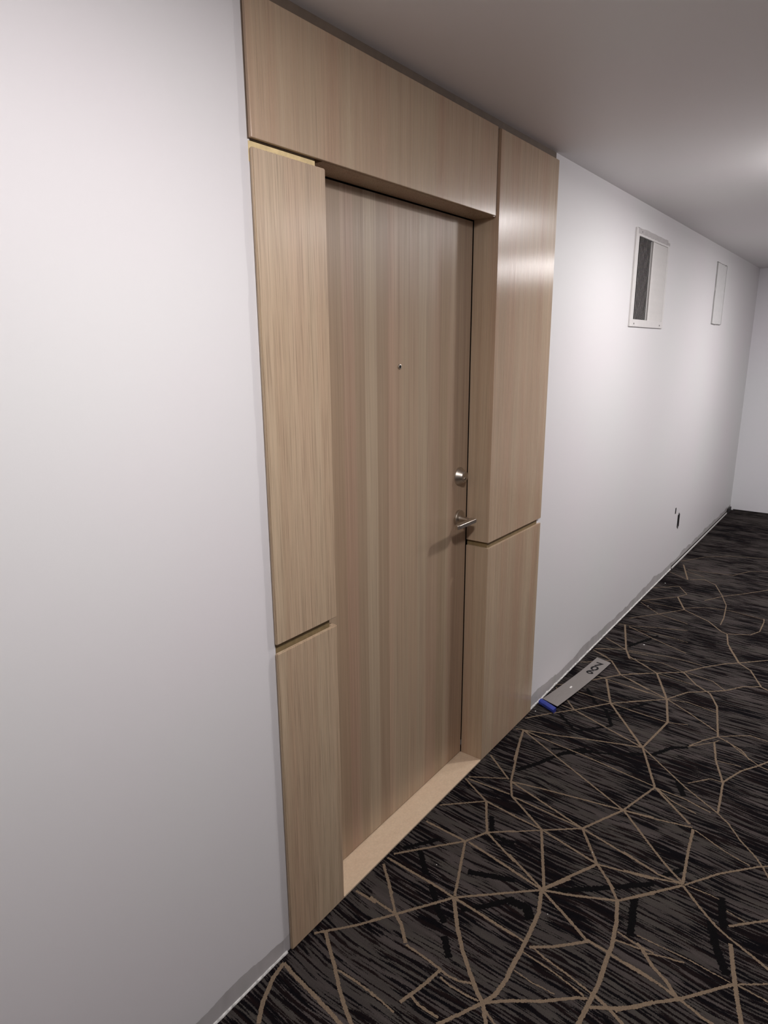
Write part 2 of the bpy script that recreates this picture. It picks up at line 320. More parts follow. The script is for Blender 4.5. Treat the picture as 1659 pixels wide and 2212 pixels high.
# ---------------------------------------------------------------- carpet pattern (yarn lines of the weave)
LINES = [[8,[[0.2776,-0.0098],[0.2784,-0.0907]]],[12,[[-0.0425,-0.0086],[-0.0927,-0.0169],[-0.1261,-0.0317],[-0.1647,-0.0494],[-0.2051,-0.0802]]],[11,[[-0.0425,-0.0086],[-0.0514,-0.0504],[-0.0587,-0.1177],[-0.0682,-0.1902],[-0.0792,-0.2635]]],[8,[[0.0802,-0.0105],[0.1162,-0.0411],[0.1601,-0.0794],[0.1922,-0.1043],[0.2285,-0.1294]]],[11,[[0.1072,-0.0316],[0.0689,-0.0833],[0.0323,-0.1357],[-0.0073,-0.1863],[-0.0359,-0.2294],[-0.0658,-0.2815]]],[6,[[0.0327,-0.1451],[0.037,-0.1989],[0.0364,-0.2489],[0.0368,-0.2783]]],[8,[[0.2864,-0.062],[0.2812,-0.1656]]],[9,[[0.2146,-0.1187],[0.2812,-0.1656],[0.443,-0.2774]]],[9,[[0.3761,-0.0643],[0.3225,-0.1217],[0.2812,-0.1656]]],[11,[[0.2812,-0.1656],[0.2653,-0.197],[0.2176,-0.2486]]],[7,[[0.2136,-0.253],[0.2121,-0.3124],[0.2076,-0.3744],[0.2029,-0.3946],[0.2083,-0.4364],[0.2275,-0.4749]]],[10,[[0.209,-0.3764],[0.1493,-0.3661],[0.1016,-0.3525],[0.062,-0.3402]]],[6,[[0.1875,-0.3871],[0.1823,-0.4187],[0.1843,-0.4671],[0.1897,-0.5068]]],[5,[[0.0336,-0.2617],[0.0351,-0.2963],[0.0294,-0.344]]],[12,[[0.443,-0.2774],[0.3524,-0.3445],[0.2957,-0.3961],[0.2483,-0.4465],[0.2127,-0.4886],[0.1925,-0.5185]]],[8,[[0.443,-0.2774],[0.6387,-0.4878]]],[9,[[0.443,-0.2774],[0.4382,-0.3864],[0.4312,-0.4951]]],[12,[[0.369,-0.5314],[0.2907,-0.538],[0.2315,-0.5342],[0.1925,-0.5185]]],[10,[[0.1925,-0.5185],[0.1237,-0.4815],[0.0698,-0.4512]]],[9,[[0.1925,-0.5185],[0.226,-0.5553],[0.2493,-0.5844]]],[11,[[0.1925,-0.5185],[0.1414,-0.558]]],[6,[[0.1812,-0.5273],[0.1595,-0.5747]]],[7,[[0.0947,-0.3515],[0.0848,-0.3866],[0.0878,-0.4451]]],[12,[[0.6383,-0.4873],[0.5518,-0.5172],[0.4553,-0.5274],[0.3737,-0.5331],[0.3108,-0.5345]]],[9,[[0.6383,-0.4873],[0.5939,-0.5788],[0.5459,-0.6683],[0.5425,-0.7262],[0.5364,-0.7781],[0.5294,-0.8655]]],[9,[[0.6383,-0.4873],[0.6737,-0.5694],[0.7411,-0.6966]]],[10,[[0.6383,-0.4873],[0.7383,-0.5437]]],[9,[[0.8137,-0.6387],[0.7411,-0.6966]]],[9,[[0.7411,-0.6966],[0.8398,-0.7804]]],[12,[[0.7411,-0.6966],[0.657,-0.7214],[0.5717,-0.7367],[0.5041,-0.7395],[0.4406,-0.7468],[0.3774,-0.7455],[0.2831,-0.7434]]],[9,[[0.4218,-0.5458],[0.4642,-0.6001],[0.5418,-0.675]]],[6,[[0.4268,-0.5572],[0.416,-0.5943],[0.408,-0.66],[0.3918,-0.7402]]],[6,[[0.4348,-0.475],[0.4302,-0.5281]]],[10,[[0.3932,-0.7421],[0.3783,-0.7943],[0.3555,-0.8401]]],[9,[[0.2404,-0.5725],[0.2951,-0.6475],[0.3574,-0.7147],[0.3718,-0.738]]],[10,[[0.3512,-0.7503],[0.3875,-0.8027],[0.4243,-0.848],[0.4679,-0.8824]]],[6,[[0.628,-0.7335],[0.6172,-0.7976],[0.618,-0.8412]]],[6,[[0.595,-0.734],[0.6051,-0.7814],[0.6086,-0.8051]]],[5,[[0.3966,-0.5358],[0.3901,-0.6316],[0.3733,-0.7278]]],[4,[[0.3292,-0.5414],[0.3247,-0.5962],[0.3302,-0.6621]]],[9,[[0.9287,-0.847],[0.7583,-0.7111]]],[10,[[0.6235,-0.7916],[0.6121,-0.8098],[0.5732,-0.8498],[0.5513,-0.8906],[0.5162,-0.9308]]],[8,[[0.5383,-0.7807],[0.5378,-0.8291],[0.5293,-0.8781],[0.5185,-0.9258]]],[4,[[0.6505,-0.7836],[0.6527,-0.8499],[0.6565,-0.9296],[0.6505,-1.0358]]],[8,[[0.9287,-0.847],[0.8671,-0.9123],[0.8239,-0.9652],[0.8026,-1.0069],[0.7752,-1.0747],[0.7544,-1.1187]]],[12,[[0.7849,-1.0123],[0.72,-1.0281],[0.6548,-1.0459],[0.5991,-1.0616],[0.5367,-1.082]]],[9,[[0.3823,-0.8075],[0.4497,-0.866],[0.5136,-0.9314],[0.5614,-0.9709],[0.6548,-1.0459]]],[5,[[0.6548,-1.0459],[0.6503,-1.134]]],[5,[[0.652,-1.0463],[0.7132,-1.126]]],[8,[[0.5164,-0.9352],[0.5082,-0.9717],[0.4995,-0.9947],[0.4979,-1.0302]]],[8,[[0.8473,-0.9967],[0.8842,-1.0306],[0.9486,-1.0961]]],[4,[[0.9049,-0.9792],[0.8927,-1.0316]]],[4,[[0.935,-0.8614],[0.9409,-0.9274],[0.9389,-0.9531]]],[5,[[0.6037,-0.8221],[0.6205,-0.8584],[0.6389,-0.9197]]],[7,[[1.1827,-0.0118],[1.0809,-0.1493]]],[6,[[0.9988,-0.0108],[1.0859,-0.1468]]],[7,[[0.9806,-0.005],[0.9098,-0.1391]]],[7,[[0.987,-0.0135],[1.0007,-0.1933]]],[7,[[0.7847,-0.0082],[0.9098,-0.1391]]],[9,[[0.9098,-0.1391],[0.7623,-0.2228]]],[8,[[0.9098,-0.1391],[0.9006,-0.2645]]],[9,[[0.7623,-0.2228],[0.6781,-0.1816]]],[7,[[0.7623,-0.2228],[0.8281,-0.3001]]],[8,[[0.7623,-0.2228],[0.6942,-0.3659]]],[9,[[0.6795,-0.0141],[0.6781,-0.1816]]],[8,[[0.4786,-0.0139],[0.6781,-0.1816]]],[9,[[0.6781,-0.1816],[0.4501,-0.2763]]],[9,[[0.6818,-0.1936],[0.6559,-0.3847]]],[9,[[0.4516,-0.0077],[0.4479,-0.2152],[0.4426,-0.2776]]],[9,[[0.4209,-0.0122],[0.3362,-0.1116]]],[9,[[1.3759,-0.0593],[1.0744,-0.1623]]],[8,[[1.0744,-0.1623],[0.9948,-0.2057]]],[8,[[0.9948,-0.2057],[0.8944,-0.3734]]],[8,[[1.0744,-0.1623],[0.9871,-0.4906]]],[7,[[1.0744,-0.1623],[1.1085,-0.2891],[1.1734,-0.5785]]],[7,[[0.9948,-0.2057],[0.9871,-0.4906]]],[7,[[0.8994,-0.2422],[0.8944,-0.3734]]],[6,[[0.8126,-0.2857],[0.8902,-0.3752]]],[7,[[0.8902,-0.3752],[0.9871,-0.4906]]],[10,[[0.8944,-0.3734],[0.6418,-0.4948]]],[8,[[0.8917,-0.3846],[0.8522,-0.5931]]],[9,[[0.9871,-0.4906],[1.1734,-0.5785]]],[9,[[0.9871,-0.4906],[0.8522,-0.5931]]],[8,[[0.9871,-0.4906],[0.9346,-0.7544]]],[8,[[1.1734,-0.5785],[1.3795,-0.6361]]],[7,[[1.1734,-0.5785],[1.2001,-0.6816]]],[7,[[1.3989,-0.1241],[1.1734,-0.5785]]],[6,[[1.4288,-0.1644],[1.4161,-0.351],[1.385,-0.6346]]],[10,[[0.8522,-0.5931],[0.64,-0.4866]]],[9,[[0.8522,-0.5931],[0.7792,-0.673]]],[7,[[0.8522,-0.5931],[0.8984,-0.7644]]],[8,[[0.7138,-0.3353],[0.6433,-0.4851]]],[9,[[0.6573,-0.3636],[0.64,-0.4866]]],[1,[[1.335,-0.0154],[1.3321,-0.034]]],[9,[[1.6263,-0.5188],[1.3801,-0.637]]],[6,[[1.6263,-0.5188],[1.4555,-0.7295],[1.3706,-0.8597],[1.3314,-0.9081],[1.2609,-0.9596],[1.212,-1.0104],[1.1684,-1.0427],[1.1103,-1.0755]]],[9,[[1.3801,-0.637],[1.2431,-0.7969]]],[6,[[1.3801,-0.637],[1.3786,-0.7475],[1.3538,-0.845]]],[6,[[1.3788,-0.644],[1.3348,-0.7137],[1.3157,-0.8018]]],[7,[[1.1731,-0.5862],[1.1985,-0.6989],[1.2296,-0.8089]]],[8,[[1.174,-0.5794],[1.1064,-0.6508],[1.0698,-0.6889],[1.0209,-0.7407],[0.9811,-0.7852],[0.9381,-0.8447]]],[9,[[1.222,-0.8135],[1.0939,-0.8251],[0.9381,-0.8447]]],[5,[[1.221,-0.8196],[1.1709,-0.9285],[1.1508,-1.0064]]],[8,[[0.9611,-0.6469],[0.9286,-0.7712],[0.936,-0.8479]]],[7,[[0.8786,-0.673],[0.9095,-0.7763],[0.936,-0.8479]]],[8,[[1.8532,-0.7595],[1.714,-0.7934],[1.6071,-0.8334],[1.5693,-0.8468],[1.3703,-0.8672]]],[5,[[1.4865,-0.7354],[1.5699,-0.8019],[1.5752,-0.8457]]],[7,[[1.5752,-0.8457],[1.6991,-0.8912],[1.7806,-0.9428],[1.8533,-0.9811]]],[5,[[1.8996,-0.7999],[1.8219,-0.8878],[1.7806,-0.9428]]],[4,[[1.7503,-0.6752],[1.8532,-0.7595],[1.8813,-0.7752]]],[7,[[0.9339,-0.851],[1.0528,-0.9316],[1.1657,-1.0328],[1.1922,-1.0651]]],[4,[[1.714,-0.7934],[1.7312,-0.8859]]],[5,[[1.7806,-0.9428],[1.7669,-0.9921]]],[9,[[1.4414,-0.0422],[1.2106,-0.1097]]],[6,[[1.4302,-0.0101],[1.4414,-0.0422]]],[7,[[1.4414,-0.0422],[1.4948,-0.1926],[1.5524,-0.3248],[1.6248,-0.5175]]],[7,[[1.4414,-0.0422],[1.4289,-0.1646]]],[8,[[1.4414,-0.0422],[1.3988,-0.1239]]],[7,[[1.5359,-0.0058],[1.6498,-0.0863],[1.745,-0.1648]]],[8,[[1.745,-0.1648],[1.9089,-0.2834]]],[7,[[1.8125,-0.0999],[1.745,-0.1648]]],[5,[[1.7504,-0.0951],[1.745,-0.1648]]],[8,[[1.745,-0.1648],[1.6931,-0.3132],[1.6248,-0.5175]]],[10,[[1.9089,-0.2834],[1.6248,-0.5175]]],[10,[[2.1378,-0.1845],[1.9089,-0.2834]]],[6,[[1.9208,-0.1093],[1.9166,-0.2808]]],[8,[[2.0681,-0.1202],[2.2278,-0.2299]]],[9,[[2.3621,-0.1359],[2.2278,-0.2299]]],[7,[[2.2278,-0.2299],[2.3288,-0.3435]]],[7,[[2.2278,-0.2299],[2.1514,-0.3935]]],[6,[[2.1378,-0.1845],[2.1171,-0.4032]]],[7,[[1.9089,-0.2834],[2.0422,-0.4242]]],[6,[[1.9089,-0.2834],[1.898,-0.4649]]],[6,[[2.4345,-0.0052],[2.3621,-0.1359]]],[6,[[2.2406,-0.0047],[2.3621,-0.1359]]],[10,[[2.5677,-0.1496],[2.4715,-0.1985]]],[6,[[2.4715,-0.1985],[2.4018,-0.3229]]],[5,[[2.4509,-0.0092],[2.5512,-0.1548]]],[5,[[2.5297,-0.171],[2.546,-0.2822]]],[5,[[2.1343,-0.1186],[2.1378,-0.1845]]],[5,[[1.9225,0.0032],[1.9668,-0.0422]]],[6,[[1.8979,-0.0072],[1.8493,-0.0543]]],[10,[[2.3609,-0.3792],[2.1134,-0.4939]]],[7,[[2.2641,-0.2636],[2.4554,-0.4917]]],[7,[[2.4722,-0.1993],[2.3609,-0.3792]]],[7,[[2.4554,-0.4917],[2.583,-0.5689],[2.6928,-0.6523],[2.7471,-0.7094],[2.8899,-0.8445]]],[8,[[2.4554,-0.4917],[2.3506,-0.5772],[2.2936,-0.656],[2.1841,-0.7078],[1.9097,-0.7638]]],[7,[[2.1134,-0.4939],[2.244,-0.5611],[2.3204,-0.6507],[2.3746,-0.71],[2.467,-0.7711],[2.5252,-0.85]]],[6,[[2.1134,-0.4939],[2.0495,-0.6018],[1.9456,-0.7569]]],[5,[[2.1134,-0.4939],[2.1412,-0.5846],[2.1244,-0.7156]]],[7,[[2.2087,-0.2807],[2.1134,-0.4939]]],[6,[[2.133,-0.304],[2.1134,-0.4939]]],[7,[[1.9788,-0.3516],[2.1093,-0.4949]]],[10,[[2.1134,-0.4939],[1.8967,-0.5531]]],[9,[[1.8967,-0.5531],[1.6253,-0.5182]]],[6,[[1.9009,-0.3757],[1.8967,-0.5531]]],[4,[[1.8967,-0.5531],[1.9298,-0.633]]],[10,[[1.7347,-0.427],[1.6253,-0.5182]]],[8,[[2.9227,-0.6326],[2.7471,-0.7094],[2.688,-0.7758],[2.5204,-0.8507],[2.4935,-0.8991]]],[6,[[1.9097,-0.7638],[1.8464,-0.7216],[1.7597,-0.6787]]],[6,[[1.9097,-0.7638],[1.8601,-0.8657],[1.802,-0.9068]]],[5,[[1.9097,-0.7638],[1.9702,-0.8344],[2.0035,-0.8794],[1.9985,-0.9588]]],[5,[[1.8521,-0.7613],[1.7181,-0.7938]]],[5,[[2.3609,-0.3792],[2.3404,-0.5633]]],[5,[[2.441,-0.2089],[2.4993,-0.3729],[2.4554,-0.4917]]],[5,[[2.5469,-0.1763],[2.6007,-0.3914],[2.5957,-0.5535]]],[5,[[2.4633,-0.5025],[2.4396,-0.6389],[2.3746,-0.71]]],[10,[[4.3573,-0.0464],[4.0037,-0.1586]]],[5,[[4.1111,-0.0003],[4.0037,-0.1586]]],[6,[[3.6731,0.01],[3.8173,-0.1442],[3.6811,-0.2269],[3.5925,-0.187],[3.3734,-0.0062]]],[10,[[3.5925,-0.187],[3.3726,-0.2822]]],[4,[[3.3734,-0.0062],[3.3726,-0.2822]]],[6,[[3.0168,-0.0312],[3.1985,-0.1636],[3.3726,-0.2822]]],[5,[[3.3388,-0.0107],[3.1985,-0.1636],[3.1404,-0.3561]]],[8,[[3.3726,-0.2822],[3.2598,-0.4531],[3.141,-0.5478],[3.1223,-0.5836]]],[8,[[3.1223,-0.5836],[2.9727,-0.6149],[2.7537,-0.7083]]],[6,[[3.1223,-0.5836],[3.1924,-0.6994],[3.2793,-0.7364],[3.4506,-0.7356],[3.5101,-0.7275]]],[6,[[4.0147,-0.1737],[4.0769,-0.2591],[4.0081,-0.347],[3.7996,-0.4303],[3.6148,-0.4902],[3.374,-0.519],[3.247,-0.5232]]],[6,[[3.6263,-0.3526],[3.7856,-0.4382],[3.9244,-0.5467],[4.1278,-0.6858]]],[5,[[2.8975,-0.068],[2.9638,-0.2014],[3.0335,-0.3805]]],[6,[[2.8846,-0.072],[2.789,-0.2492],[2.7014,-0.4476]]],[4,[[2.8719,-0.076],[2.8723,-0.3233],[2.858,-0.4207]]],[5,[[3.4031,-0.275],[3.4974,-0.3793],[3.5326,-0.5251],[3.4982,-0.7338]]],[5,[[4.4351,-0.0089],[4.664,-0.1374],[4.8095,-0.3],[4.9192,-0.5843]]],[5,[[4.2469,-0.103],[4.3033,-0.4123],[4.4886,-0.5032],[4.557,-0.6307]]],[5,[[4.1972,-0.1022],[4.1365,-0.2468]]],[10,[[2.8944,-0.0434],[2.5498,-0.1582],[2.4477,-0.2087]]],[6,[[2.8889,-0.0069],[2.9045,-0.0645]]],[7,[[2.6377,-0.0115],[2.5479,-0.1556]]],[6,[[2.4594,-0.0108],[2.5479,-0.1556]]],[6,[[2.4324,-0.0107],[2.3898,-0.1059]]]]
BANDS = [[20,[[1.1535,-0.1466],[1.2388,-0.1928],[1.3735,-0.252],[1.4727,-0.3223]]],[14,[[1.3735,-0.252],[1.4636,-0.3526],[1.5167,-0.466]]],[18,[[1.5321,-0.466],[1.6012,-0.5696],[1.7029,-0.6221],[1.7434,-0.6767]]],[22,[[1.4789,-0.6978],[1.3927,-0.741]]],[18,[[0.9205,-0.7788],[0.9821,-0.818],[1.0079,-0.8338]]],[20,[[0.6451,-0.5022],[0.7306,-0.6051],[0.7879,-0.6701],[0.8797,-0.7695]]],[22,[[0.7929,-0.7348],[0.6361,-0.7693]]],[30,[[0.5389,-0.4229],[0.5473,-0.4785],[0.5122,-0.5066]]],[9,[[0.9287,-0.847],[0.7583,-0.7111]]],[22,[[0.9533,-0.9554],[0.8313,-0.9853]]],[22,[[0.8346,-0.9487],[0.7528,-0.979],[0.6688,-1.0217]]],[14,[[1.6736,-0.1184],[1.5757,-0.235]]],[14,[[1.5757,-0.235],[1.7138,-0.3528]]],[16,[[1.9839,-0.138],[1.878,-0.2153],[1.8335,-0.2845],[1.758,-0.3301],[1.7138,-0.3528]]],[16,[[1.8158,-0.3106],[2.018,-0.4311]]],[14,[[1.3825,-0.201],[1.4729,-0.3537]]],[20,[[0.416,-0.319],[0.4697,-0.3691],[0.5556,-0.434]]],[20,[[0.4437,-0.1911],[0.3738,-0.2625],[0.3446,-0.3031]]],[20,[[0.3058,-0.3274],[0.2524,-0.3755]]],[18,[[0.8484,-0.1944],[0.7619,-0.2441],[0.7697,-0.3258]]],[20,[[0.5477,-0.0761],[0.4696,-0.1535]]],[22,[[0.5623,-0.2592],[0.6223,-0.4012]]],[16,[[0.5199,-0.0251],[0.6354,-0.103]]],[18,[[2.5923,-0.1545],[2.6818,-0.1884],[2.7816,-0.2338]]],[14,[[2.6088,-0.1572],[2.7477,-0.2125],[2.8524,-0.2562]]]]
def project(x, y):
    v = Vector((x, y, 0)) - CAM; dz = v.dot(fw)
    if dz < 0.05: return None
    return (829.5+F_PX*v.dot(r2)/dz, 1106-F_PX*v.dot(u2)/dz)
def in_view(pts, mg=10):
    for x, y in pts:
        q = project(x, y)
        if q and -mg < q[0] < 1659+mg and q[1] < 2212+mg: return True
    return False
def ribbon(bm, pts, wd, z, jag=0.0011, step=0.003):
    P = [Vector(p) for p in pts]; out = []
    for a, b in zip(P, P[1:]):
        L = (b-a).length; n = max(1, int(L/step))
        for i in range(n): out.append(a+(b-a)*i/n)
    out.append(P[-1])
    prev = None; k = len(out)
    for i, p in enumerate(out):
        t = (out[min(i+4, k-1)]-out[max(i-4, 0)])
        if t.length < 1e-6: continue
        t.normalize(); nn = Vector((-t.y, t.x))
        a = wd/2+random.uniform(-jag, jag)+0.0006*noise.noise(Vector((p.x*40, p.y*40, 1)))
        b = wd/2+random.uniform(-jag, jag)+0.0006*noise.noise(Vector((p.x*40, p.y*40, 7)))
        if p.y+abs(nn.y)*a > WY-0.002 and not (X1 < p.x < X2): a = b = min(a, 0.004)
        va = bm.verts.new((p.x+nn.x*a, p.y+nn.y*a, z)); vb = bm.verts.new((p.x-nn.x*b, p.y-nn.y*b, z))
        if prev: bm.faces.new((prev[0], prev[1], vb, va))
        prev = (va, vb)
def clip(pts):
    return [(x, min(y, -0.001 if -0.002 < x < X3+0.002 else WY-0.004)) for x, y in pts]
def far_copies(src):
    out = []; owner = {}
    cells = lambda pts: [(int(math.floor(x/0.3)), int(math.floor(y/0.3))) for x, y in [pts[0], pts[len(pts)//2], pts[-1], ((pts[0][0]+pts[-1][0])/2, (pts[0][1]+pts[-1][1])/2)]]
    for k, (dx, dy) in enumerate(((-1.9, -0.1), (-3.1, -0.25), (0.15, -0.95), (1.6, -0.75), (2.6, -0.85), (-1.5, -0.95), (4.1, -0.7), (-2.7, -1.0), (-0.6, -1.15), (0.9, -1.05), (0.4, -1.3), (2.1, -1.2), (3.3, -1.05)), 1):
        for wd, pts in src:
            q = [(x+dx, y+dy) for x, y in pts]
            if in_view(q, 25): continue
            cs = cells(q)
            if any(owner.get(c, k) != k for c in cs): continue
            for c in cs: owner[c] = k
            if all(XB < x < XE-0.02 and YR+0.01 < y < WY-0.01 for x, y in q): out.append((wd, q))
    return out
for nm, src, mt, z0, jg in (('carpet_band', BANDS, 'black', 0.0003, 0.003), ('carpet_line', LINES, 'tan', 0.0008, 0.0014)):
    bm = bmesh.new()
    for i, (wd, pts) in enumerate(src): ribbon(bm, clip(pts), wd/1000, z0+i*2e-6, jg)
    for i, (wd, pts) in enumerate(far_copies(src)): ribbon(bm, pts, wd/1000, z0+0.0006+i*1e-6, jg, 0.012)
    o = obj(nm, bm, mt, floor); o['kind'] = 'stuff'

# ---------------------------------------------------------------- door surround
ds = thing('door_surround', 'floor to ceiling light oak veneer surround framing the apartment door', 'door surround', (0.8, 0.05, 0))
BV = 0.0016; PT = 0.0098
boxes('header_panel', [(0.0, X2B, 0, PT, ZH, ZHT)], 'oak', ds, BV)
boxes('soffit', [(X1+0.002, X2-0.0005, 0.0105, D-0.001, ZH+0.0002, ZH+0.018)], 'oak', ds)
def lbox(name, z0, z1, mat):   # L shaped right hand panel: face and reveal
    bm = bmesh.new(); tmp = bmesh.new()
    pts = [(X2, 0), (X3, 0), (X3, PT), (X2+0.018, PT), (X2+0.018, D-0.001), (X2, D-0.001)]
    lo = [tmp.verts.new((x, y, z0)) for x, y in pts]; hi = [tmp.verts.new((x, y, z1)) for x, y in pts]
    tmp.faces.new(lo); tmp.faces.new(hi[::-1])
    for i in range(6):
        j = (i+1) % 6; tmp.faces.new((lo[j], lo[i], hi[i], hi[j]))
    bmesh.ops.recalc_face_normals(tmp, faces=tmp.faces)
    bmesh.ops.bevel(tmp, geom=list(tmp.edges), offset=BV*0.7, segments=2, affect='EDGES')
    me = bpy.data.meshes.new('t'); tmp.to_mesh(me); tmp.free(); bm.from_mesh(me); bpy.data.meshes.remove(me)
    return obj(name, bm, mat, ds)
lbox('side_panel', ZU+0.0005, ZHT, 'oak'); lbox('side_panel', 0.004, ZL, 'oak')
def lleft(name, z0, z1):
    bm = bmesh.new(); tmp = bmesh.new()
    pts = [(0, 0), (X1, 0), (X1, D-0.001), (X1-0.018, D-0.001), (X1-0.018, PT), (0, PT)]
    lo = [tmp.verts.new((x, y, z0)) for x, y in pts]; hi = [tmp.verts.new((x, y, z1)) for x, y in pts]
    tmp.faces.new(lo); tmp.faces.new(hi[::-1])
    for i in range(6):
        j = (i+1) % 6; tmp.faces.new((lo[j], lo[i], hi[i], hi[j]))
    bmesh.ops.recalc_face_normals(tmp, faces=tmp.faces)
    bmesh.ops.bevel(tmp, geom=list(tmp.edges), offset=0.0022, segments=2, affect='EDGES')
    me = bpy.data.meshes.new('t'); tmp.to_mesh(me); tmp.free(); bm.from_mesh(me); bpy.data.meshes.remove(me)
    return obj(name, bm, 'oak2', ds)
lleft('side_panel', 0.002, ZL); lleft('side_panel', ZU+0.002, ZT)
# raw plywood grounds behind the joints, dark filler at the ceiling and beside the header
b1 = boxes('plywood_backing', [(0.004, X1-0.022, 0.0102, D-0.008, 0.004, ZT-0.03), (X2+0.0285, 1.587, 0.0105, 0.03, 0.004, ZH-0.05), (X2+0.010, X2+0.0285, 0.0104, D-0.0005, ZL+0.0003, ZU+0.0002)], 'ply', ds)
b1['label'] = 'raw brown plywood seen in the horizontal joints'
b2 = boxes('spacer_block', [(-0.001, 0.2065, 0.0098, D-0.02, ZT-0.028, ZH-0.0045)], 'pine', ds, 0.0006)
b2['label'] = 'pale raw pine strip in the gap above the left panel'
b3 = boxes('ceiling_filler', [(-0.0025, 1.5985, 0.0102, 0.04, ZHT-0.002, ZC-0.0003), (X2B-0.004, X2+0.004, 0.011, 0.04, ZH+0.019, ZHT), (-0.0025, 0.205, 0.0102, 0.04, ZH-0.002, ZHT)], 'filler', ds)
b3['label'] = 'dark brown recessed filler strip under the ceiling'
boxes('cavity_backing', [(-0.0005, 1.587, D+0.05, D+0.06, 0, ZC-0.001), (0.0, X1-0.03, D-0.004, D+0.05, 0.0, ZC-0.001), (X2+0.052, 1.587, 0.035, 0.05, 0.0, ZC-0.001), (0.05, X2-0.05, 0.045, D+0.04, ZH+0.025, ZC-0.001)], 'shadow_gap', ds)
th = boxes('threshold', [(X1+0.0005, X2-0.0005, 0.001, D+0.03, 0.0008, 0.008)], 'maple', ds, 0.0012)
th['label'] = 'pale maple board on the floor in front of the door'

# ---------------------------------------------------------------- door
door = boxes('door_1', [(X1-0.010, X2-0.0042, D, D+0.044, 0.0125, ZH-0.004)], 'door', None, 0.001)
struct(door); door['label'] = 'flush wood veneer apartment door in vertical strips of pink and tan'
def lathed(name, prof, c, mat, parent, seg=40, origin=None):
    bm = bmesh.new(); lathe(bm, prof, c, 'Y', seg); return obj(name, bm, mat, parent, True)
pc = (0.672, D, 1.642)
pe = lathed('peephole', [(0.0085, -0.002), (0.0085, 0.0015), (0.0075, 0.0032), (0.0055, 0.0036), (0.0050, 0.0022)], pc, 'steel', door)
lathed('lens', [(0.0048, 0.001), (0.0046, 0.0028), (0.003, 0.0042), (0.001, 0.0048)], pc, M['ink'], pe)
dc = (1.057, D, 1.227)
db = lathed('deadbolt', [(0.0345, -0.001), (0.0345, 0.003), (0.0335, 0.005), (0.0225, 0.0235), (0.0215, 0.0255), (0.0185, 0.0262), (0.0182, 0.0250)], dc, 'steel', door)
cy = lathed('cylinder', [(0.0180, 0.020), (0.0180, 0.0262), (0.0172, 0.0268)], dc, 'steel', db)
plug_c = (dc[0], dc[1], dc[2]-0.0068)
bm = bmesh.new(); lathe(bm, [(0.0068, 0.026), (0.0068, 0.0280), (0.0062, 0.0286)], plug_c)
obj('key_plug', bm, 'steel', db, True)
boxes('keyway', [(dc[0]-0.0009, dc[0]+0.0009, D-0.0292, D-0.0275, plug_c[2]-0.0045, plug_c[2]+0.0035), (dc[0]-0.0022, dc[0]+0.0022, D-0.0292, D-0.0275, plug_c[2]-0.001, plug_c[2]+0.001)], 'steel_dark', db)
hc = (1.057, D, 1.062)
hd = lathed('door_handle', [(0.0330, -0.001), (0.0330, 0.0085), (0.0320, 0.0098), (0.0150, 0.0102), (0.0148, 0.0100)], hc, 'steel', door)
bm = bmesh.new()
# tapered neck turning into a flat lever
seg = 20; rings = []
for k, (h, rx, rz) in enumerate([(0.009, 0.0135, 0.0135), (0.014, 0.0115, 0.0115), (0.030, 0.0100, 0.0095), (0.046, 0.0100, 0.0075), (0.060, 0.0105, 0.0068)]):
    ring = [bm.verts.new((hc[0]+rx*math.cos(2*math.pi*i/seg), D-h, hc[2]+rz*math.sin(2*math.pi*i/seg))) for i in range(seg)]
    if rings:
        for i in range(seg): bm.faces.new((rings[-1][i], rings[-1][(i+1) % seg], ring[(i+1) % seg], ring[i]))
    rings.append(ring)
bm.faces.new(rings[0]); bm.faces.new(rings[-1])
obj('neck', bm, 'steel', hd, True)
bm = bmesh.new(); tmp = bmesh.new()
pts = [(hc[0]+0.0135, D-0.048), (hc[0]+0.0135, D-0.072), (hc[0]+0.009, D-0.076), (hc[0]-0.112, D-0.076), (hc[0]-0.120, D-0.071), (hc[0]-0.120, D-0.060), (hc[0]-0.115, D-0.055), (hc[0]-0.020, D-0.052)]
lo = [tmp.verts.new((x, y, hc[2]-0.0080)) for x, y in pts]; hi = [tmp.verts.new((x, y, hc[2]+0.0075)) for x, y in pts]
tmp.faces.new(lo); tmp.faces.new(hi[::-1])
for i in range(len(pts)):
    j = (i+1) % len(pts); tmp.faces.new((lo[j], lo[i], hi[i], hi[j]))
bmesh.ops.recalc_face_normals(tmp, faces=tmp.faces)
bmesh.ops.bevel(tmp, geom=list(tmp.edges), offset=0.0018, segments=3, affect='EDGES')
me = bpy.data.meshes.new('t'); tmp.to_mesh(me); tmp.free(); bm.from_mesh(me)
obj('lever', bm, 'steel', hd, True)

